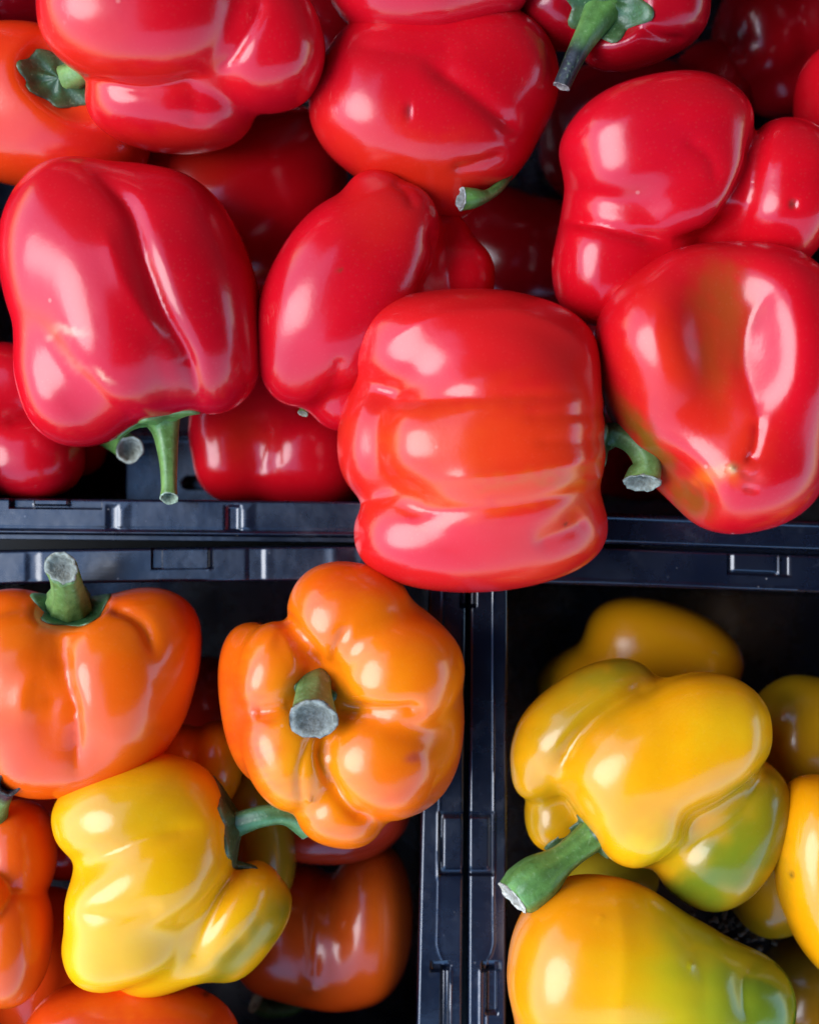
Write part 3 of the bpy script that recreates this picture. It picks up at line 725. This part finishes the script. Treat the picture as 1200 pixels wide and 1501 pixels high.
B2 = pepper('orange pepper seen from above with its cut grey stalk facing up', GO, 85,
       [E(570, 1035, 110, 160, -6, -34, 110, 2.3), E(512, 905, 92, 80, 10, 0, 95), E(585, 985, 94, 88, 20, 14, 102), E(560, 1108, 94, 84, 35, 8, 98), E(500, 1178, 68, 62, 10, -4, 82), E(426, 1095, 68, 95, -20, 10, 95), E(404, 985, 58, 74, 15, 8, 85),
        E(380, 1030, 54, 118, -8, -45, 95), E(480, 1040, 120, 130, 0, -45, 110)], ORANGE, k=15, seed=32, wob=1.3, cell=3.8,
       carves=[(E(468, 1030, 34, 38, 0, 98, 56), 24)],
       grooves=[([(480, 1010), (465, 965), (430, 920), (412, 895)], 9, 9), ([(488, 1010), (490, 960), (510, 915)], 5, 8), ([(495, 1038), (560, 1046), (625, 1040)], 13, 13), ([(475, 1075), (473, 1120), (510, 1185), (545, 1200)], 8, 8), ([(458, 1075), (440, 1130), (442, 1185)], 5, 8), ([(440, 1030), (400, 1042), (368, 1045)], 7, 10), ([(385, 960), (410, 925), (435, 980)], -2, 8), ([(451, 1172), (455, 1173)], -5, 5)],
       spots=[(455, 1060, 90, 90, 0, LORANGE, .85), (550, 1000, 70, 60, 0, LORANGE, .5), (430, 1130, 60, 60, 0, (.86, .30, .005), .7), (490, 1170, 40, 40, 0, LORANGE, .6), (355, 1060, 34, 120, -10, ORED, .9), (520, 850, 90, 30, 0, ORED, .6), (600, 1160, 70, 30, -30, ORED, .5), (608, 1112, 12, 7, 0, (.45, .05, .04), .7)],
       calyx=dict(c=(462, 1022, 150), nrm=(0, .1, 1), rad=27, col=(.06, .17, .05)),
       stem=dict(pts=[(462, 996, 105, 26), (460, 1008, 140, 24), (459, 1034, 172, 28), (459, 1054, 192, 34)], col=(SGL, (.12, .18, .06)), tilt=(-.05, -.45, 1), cut=(.34, .33, .27), amp=.02))

B3 = pepper('golden yellow pepper with olive lobe and green stalk among the orange ones', GO, 60,
       [E(200, 1188, 122, 75, -10, 8, 92), E(216, 1292, 128, 74, -33, 32, 92), E(186, 1376, 90, 66, -16, 10, 92), E(338, 1340, 88, 44, -50, -14, 70), E(362, 1360, 82, 46, -50, -42, 62), E(258, 1398, 88, 48, -28, -34, 75),
        E(290, 1225, 50, 62, 0, 10, 70), E(218, 1285, 106, 130, 0, -16, 98)], LEMON, k=26, seed=33, cell=4,
       grooves=[([(95, 1275), (170, 1248), (230, 1222), (300, 1212)], 5, 13), ([(272, 1415), (300, 1365), (338, 1285)], 4, 12), ([(110, 1340), (180, 1345), (240, 1330)], 4, 14)],
       spots=[(180, 1200, 110, 50, -15, (.64, .30, .006), .7), (210, 1400, 110, 50, 0, (.86, .42, .004), .7), (345, 1290, 46, 34, 0, (.75, .3, .004), .8), (405, 1350, 26, 70, 40, OLIVE, .9), (340, 1415, 90, 20, -45, OLIVE, .9), (215, 1120, 60, 20, 0, (.86, .4, .004), .6)],
       calyx=dict(c=(332, 1206, 55), nrm=(1, .05, .25), rad=56, col=(.03, .07, .022), lobes=6, depth=.2),
       stem=dict(pts=[(325, 1212, 58, 26), (352, 1206, 66, 17), (388, 1196, 74, 15), (422, 1195, 66, 15), (452, 1214, 45, 16)], col=((.04, .12, .04), (.10, .24, .08))))

B4 = pepper('orange pepper with dry dark stalk at the left edge', GO, 25,
       [E(28, 1252, 50, 80, -5, -6, 75), E(16, 1382, 60, 92, 6, 26, 86), E(-26, 1318, 40, 44, 0, 66, 60), E(-30, 1300, 84, 110, 0, -24)], (.80, .10, .005), k=7, seed=34,
       stem=dict(pts=[(-10, 1205, 60, 19), (-4, 1185, 80, 15), (6, 1164, 110, 13), (13, 1150, 130, 17)], col=(SG, SGL), tilt=(.35, .2, .9), hollow=1.2, tipdark=(.55, 0), cut=(.10, .09, .08)))
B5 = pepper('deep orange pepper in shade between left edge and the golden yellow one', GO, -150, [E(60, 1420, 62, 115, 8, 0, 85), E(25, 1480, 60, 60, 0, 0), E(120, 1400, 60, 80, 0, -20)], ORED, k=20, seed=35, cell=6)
B6 = pepper('orange pepper cut by the bottom edge of the picture', GO, 25, [E(195, 1530, 158, 92, 3, 0, 95), E(110, 1560, 90, 70, 0, 0)], ORED, k=20, seed=36,
       grooves=[([(303, 1456), (306, 1458)], 4, 5)], spots=[(303, 1457, 7, 4, 10, (.06, .02, .01), .9), (200, 1470, 100, 20, 0, ORANGE, .4)])
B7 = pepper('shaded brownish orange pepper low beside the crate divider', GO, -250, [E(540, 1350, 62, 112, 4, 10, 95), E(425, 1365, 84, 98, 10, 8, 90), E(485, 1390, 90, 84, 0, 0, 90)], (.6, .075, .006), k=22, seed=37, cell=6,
       grooves=[([(468, 1270), (462, 1350), (456, 1465)], 8, 12)], spots=[(560, 1370, 40, 90, 0, ORANGE, .4)],
       stem=dict(pts=[(440, 1458, -310, 16), (430, 1475, -300, 13), (395, 1480, -280, 13), (375, 1470, -270, 15)], col=(SGD, SGD)))
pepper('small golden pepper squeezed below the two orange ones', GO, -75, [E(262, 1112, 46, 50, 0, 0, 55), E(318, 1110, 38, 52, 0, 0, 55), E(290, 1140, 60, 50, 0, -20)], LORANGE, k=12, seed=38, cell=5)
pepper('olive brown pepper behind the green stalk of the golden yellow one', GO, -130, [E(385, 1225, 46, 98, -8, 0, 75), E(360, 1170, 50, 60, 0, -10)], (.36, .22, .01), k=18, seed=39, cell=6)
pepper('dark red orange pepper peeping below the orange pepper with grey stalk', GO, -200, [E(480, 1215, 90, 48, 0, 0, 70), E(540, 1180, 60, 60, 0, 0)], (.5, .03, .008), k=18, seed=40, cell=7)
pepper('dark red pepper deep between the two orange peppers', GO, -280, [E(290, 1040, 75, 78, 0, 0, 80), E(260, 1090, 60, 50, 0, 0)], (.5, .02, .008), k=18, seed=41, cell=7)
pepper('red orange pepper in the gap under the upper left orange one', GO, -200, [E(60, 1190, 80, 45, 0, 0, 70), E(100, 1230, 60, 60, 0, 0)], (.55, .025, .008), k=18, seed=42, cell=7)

# ================= yellow crate
C1 = pepper('yellow pepper with olive and green lobes and long thick stalk', GY, 40,
       [E(965, 1105, 150, 96, -26, 34, 100, 2.4), E(1045, 1070, 80, 76, 0, 28, 88), E(932, 1190, 70, 78, -10, 30, 84), E(862, 1062, 120, 76, -34, -8, 90), E(784, 1128, 36, 44, 0, -18, 55), E(1058, 1215, 88, 120, 28, -25, 95),
        E(815, 1190, 45, 58, 0, -50, 55), E(970, 1150, 130, 120, 0, -35, 100)], GOLD, k=20, seed=51, cell=4, wob=1.6,
       grooves=[([(985, 985), (900, 1030), (845, 1080), (812, 1140)], 9, 11), ([(1130, 1105), (1090, 1190), (1010, 1243), (945, 1282)], 6, 13), ([(815, 1140), (860, 1175), (880, 1215)], 3, 14)],
       spots=[(835, 1060, 110, 55, -32, OLIVE, .7), (900, 985, 100, 24, -15, GREEN, .6), (1080, 1258, 200, 66, -44, (.19, .22, .01), 1), (985, 1312, 100, 36, -22, (.15, .2, .01), .95), (1135, 1190, 36, 80, 20, OLIVE, .85), (800, 1200, 60, 60, 0, OLIVE, .7), (960, 1250, 60, 35, -10, YELLOW, .8), (1070, 1060, 70, 60, 0, (.82, .45, .008), .6), (870, 1120, 50, 60, 0, (.87, .28, .003), .5)],
       calyx=dict(c=(872, 1222, 60), nrm=(-.8, -.6, .1), rad=34, col=SGD),
       stem=dict(pts=[(894, 1204, 66, 30), (860, 1232, 78, 22), (824, 1260, 90, 21), (792, 1284, 98, 33), (768, 1304, 103, 34), (752, 1316, 105, 27)], col=(SG, SG), tilt=(-.78, -.6, .35), cut=(.66, .6, .48), ribs=7, amp=.04, hollow=.05))
C2 = pepper('yellow pepper turning green towards its right end at the bottom', GY, 70,
       [E(872, 1425, 128, 136, 8, 12, 120), E(965, 1450, 140, 114, 22, 10, 115), E(1090, 1480, 70, 80, 10, -4, 85), E(930, 1540, 170, 110, 0, -10)], GOLD, k=40, seed=52, wob=1.6, cell=4,
       grooves=[([(1112, 1400), (1092, 1440), (1096, 1501)], 5, 13), ([(900, 1300), (915, 1400), (905, 1520)], -3, 22), ([(1000, 1350), (1030, 1420), (1035, 1520)], 3, 20), ([(877, 1347), (880, 1348)], -3, 4.5), ([(1010, 1414), (1016, 1416)], -3, 4)],
       ramp_=((740, 1400), (1170, 1470), [(0, (.86, .24, .003)), (.25, (.86, .30, .003)), (.42, (.84, .40, .004)), (.58, (.62, .42, .008)), (.72, (.36, .34, .012)), (.88, (.17, .23, .012)), (1, (.12, .20, .012))]))
C3 = pepper('yellow pepper cut by the right edge with tiny dark speck', GY, 45, [E(1202, 1265, 66, 130, -6, 0, 85), E(1250, 1330, 80, 110, 0, 0)], GOLD, k=20, seed=53,
       spots=[(1160, 1283, 4, 5, 0, (.05, .02, .01), .9), (1145, 1280, 14, 110, -6, OLIVE, .5), (1200, 1250, 30, 90, 0, (.87, .33, .003), .6)])
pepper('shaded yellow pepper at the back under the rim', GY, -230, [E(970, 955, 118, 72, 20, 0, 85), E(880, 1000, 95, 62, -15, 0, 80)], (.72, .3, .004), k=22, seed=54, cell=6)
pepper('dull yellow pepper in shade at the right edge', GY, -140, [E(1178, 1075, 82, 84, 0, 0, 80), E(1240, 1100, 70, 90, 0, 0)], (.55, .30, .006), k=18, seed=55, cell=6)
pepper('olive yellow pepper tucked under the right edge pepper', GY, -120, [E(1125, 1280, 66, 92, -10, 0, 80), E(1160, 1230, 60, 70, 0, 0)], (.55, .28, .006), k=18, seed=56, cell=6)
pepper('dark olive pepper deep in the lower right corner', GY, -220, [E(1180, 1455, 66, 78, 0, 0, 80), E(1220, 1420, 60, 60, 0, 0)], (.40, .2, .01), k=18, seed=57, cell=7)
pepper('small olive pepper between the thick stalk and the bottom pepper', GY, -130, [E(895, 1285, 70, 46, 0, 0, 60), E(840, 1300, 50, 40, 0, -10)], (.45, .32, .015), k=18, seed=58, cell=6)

# ================= the heaps go on beyond the picture
def copy_thing(src, px, py, zc, rot, label, group):
    r = src.copy(); COL.objects.link(r)
    z0 = src.location.z; r.location = to_m(np.array([px - 600, 750.5 - py, zc - 130])).tolist(); r.rotation_euler = (0, 0, R(rot)); r['label'] = label; r['group'] = group
    for ch in src.children:
        c = ch.copy(); COL.objects.link(c); c.parent = r
        for g in ch.children:
            q = g.copy(); COL.objects.link(q); q.parent = c
for src, px, py, zc, rot in ((A8, -200, 330, 20, 40), (A10, -230, 640, -20, 110), (A7, 1420, 560, 0, 200), (A1, 1440, 250, -10, 70), (A10, 1430, -60, -10, 130), (A1, 60, -290, 40, 20),
                             (A10, 400, -310, 40, 250), (A7, 760, -280, 20, 90), (A1, 1080, -300, 20, 150)):
    copy_thing(src, px, py, zc, rot, 'red bell pepper heaped at the outer side of the back crate', 'red peppers at the outer sides')
for src, px, py, zc, rot in ((B2, -230, 1010, 20, 30), (B1, -230, 1330, 20, 120), (B2, -200, 1660, 0, 200), (B1, 170, 1790, -40, 60), (B2, 480, 1760, -100, 140)):
    copy_thing(src, px, py, zc, rot, 'orange bell pepper heaped at the outer side of the left crate', 'orange peppers at the outer sides')
for src, px, py, zc, rot in ((C1, 1450, 1060, -30, 100), (C1, 1460, 1440, -20, 200), (C1, 920, 1780, -50, 300), (C1, 1250, 1760, -40, 30)):
    copy_thing(src, px, py, zc, rot, 'yellow bell pepper heaped at the outer side of the right crate', 'yellow peppers at the outer sides')

# dried bits in the gap of the yellow crate
rng = np.random.default_rng(5); V, F = [], []
for i in range(46):
    c = W(1082 + rng.normal(0, 26), 1368 + rng.normal(0, 20), -120 + rng.normal(0, 8)); d_ = rng.normal(0, 1, 3); d_ /= np.linalg.norm(d_)
    a = np.cross(d_, rng.normal(0, 1, 3)); a /= np.linalg.norm(a); b = np.cross(d_, a); L = rng.uniform(3, 7); r_ = rng.uniform(2, 5); i0 = len(V)
    for s_ in (-1, 1):
        for q in (a, b, -a, -b): V.append(c + d_ * L * s_ + q * r_)
    F += [(i0, i0 + 1, i0 + 2, i0 + 3)[::-1], (i0 + 4, i0 + 5, i0 + 6, i0 + 7)] + [(i0 + j, i0 + (j + 1) % 4, i0 + 4 + (j + 1) % 4, i0 + 4 + j) for j in range(4)]
o = obj('dried_debris', np.array(V), F, M_STRAW); o['kind'] = 'stuff'; o['label'] = 'dry brown crumbs lying between the yellow peppers'; o['category'] = 'debris'
print('triangles', TRI[0])
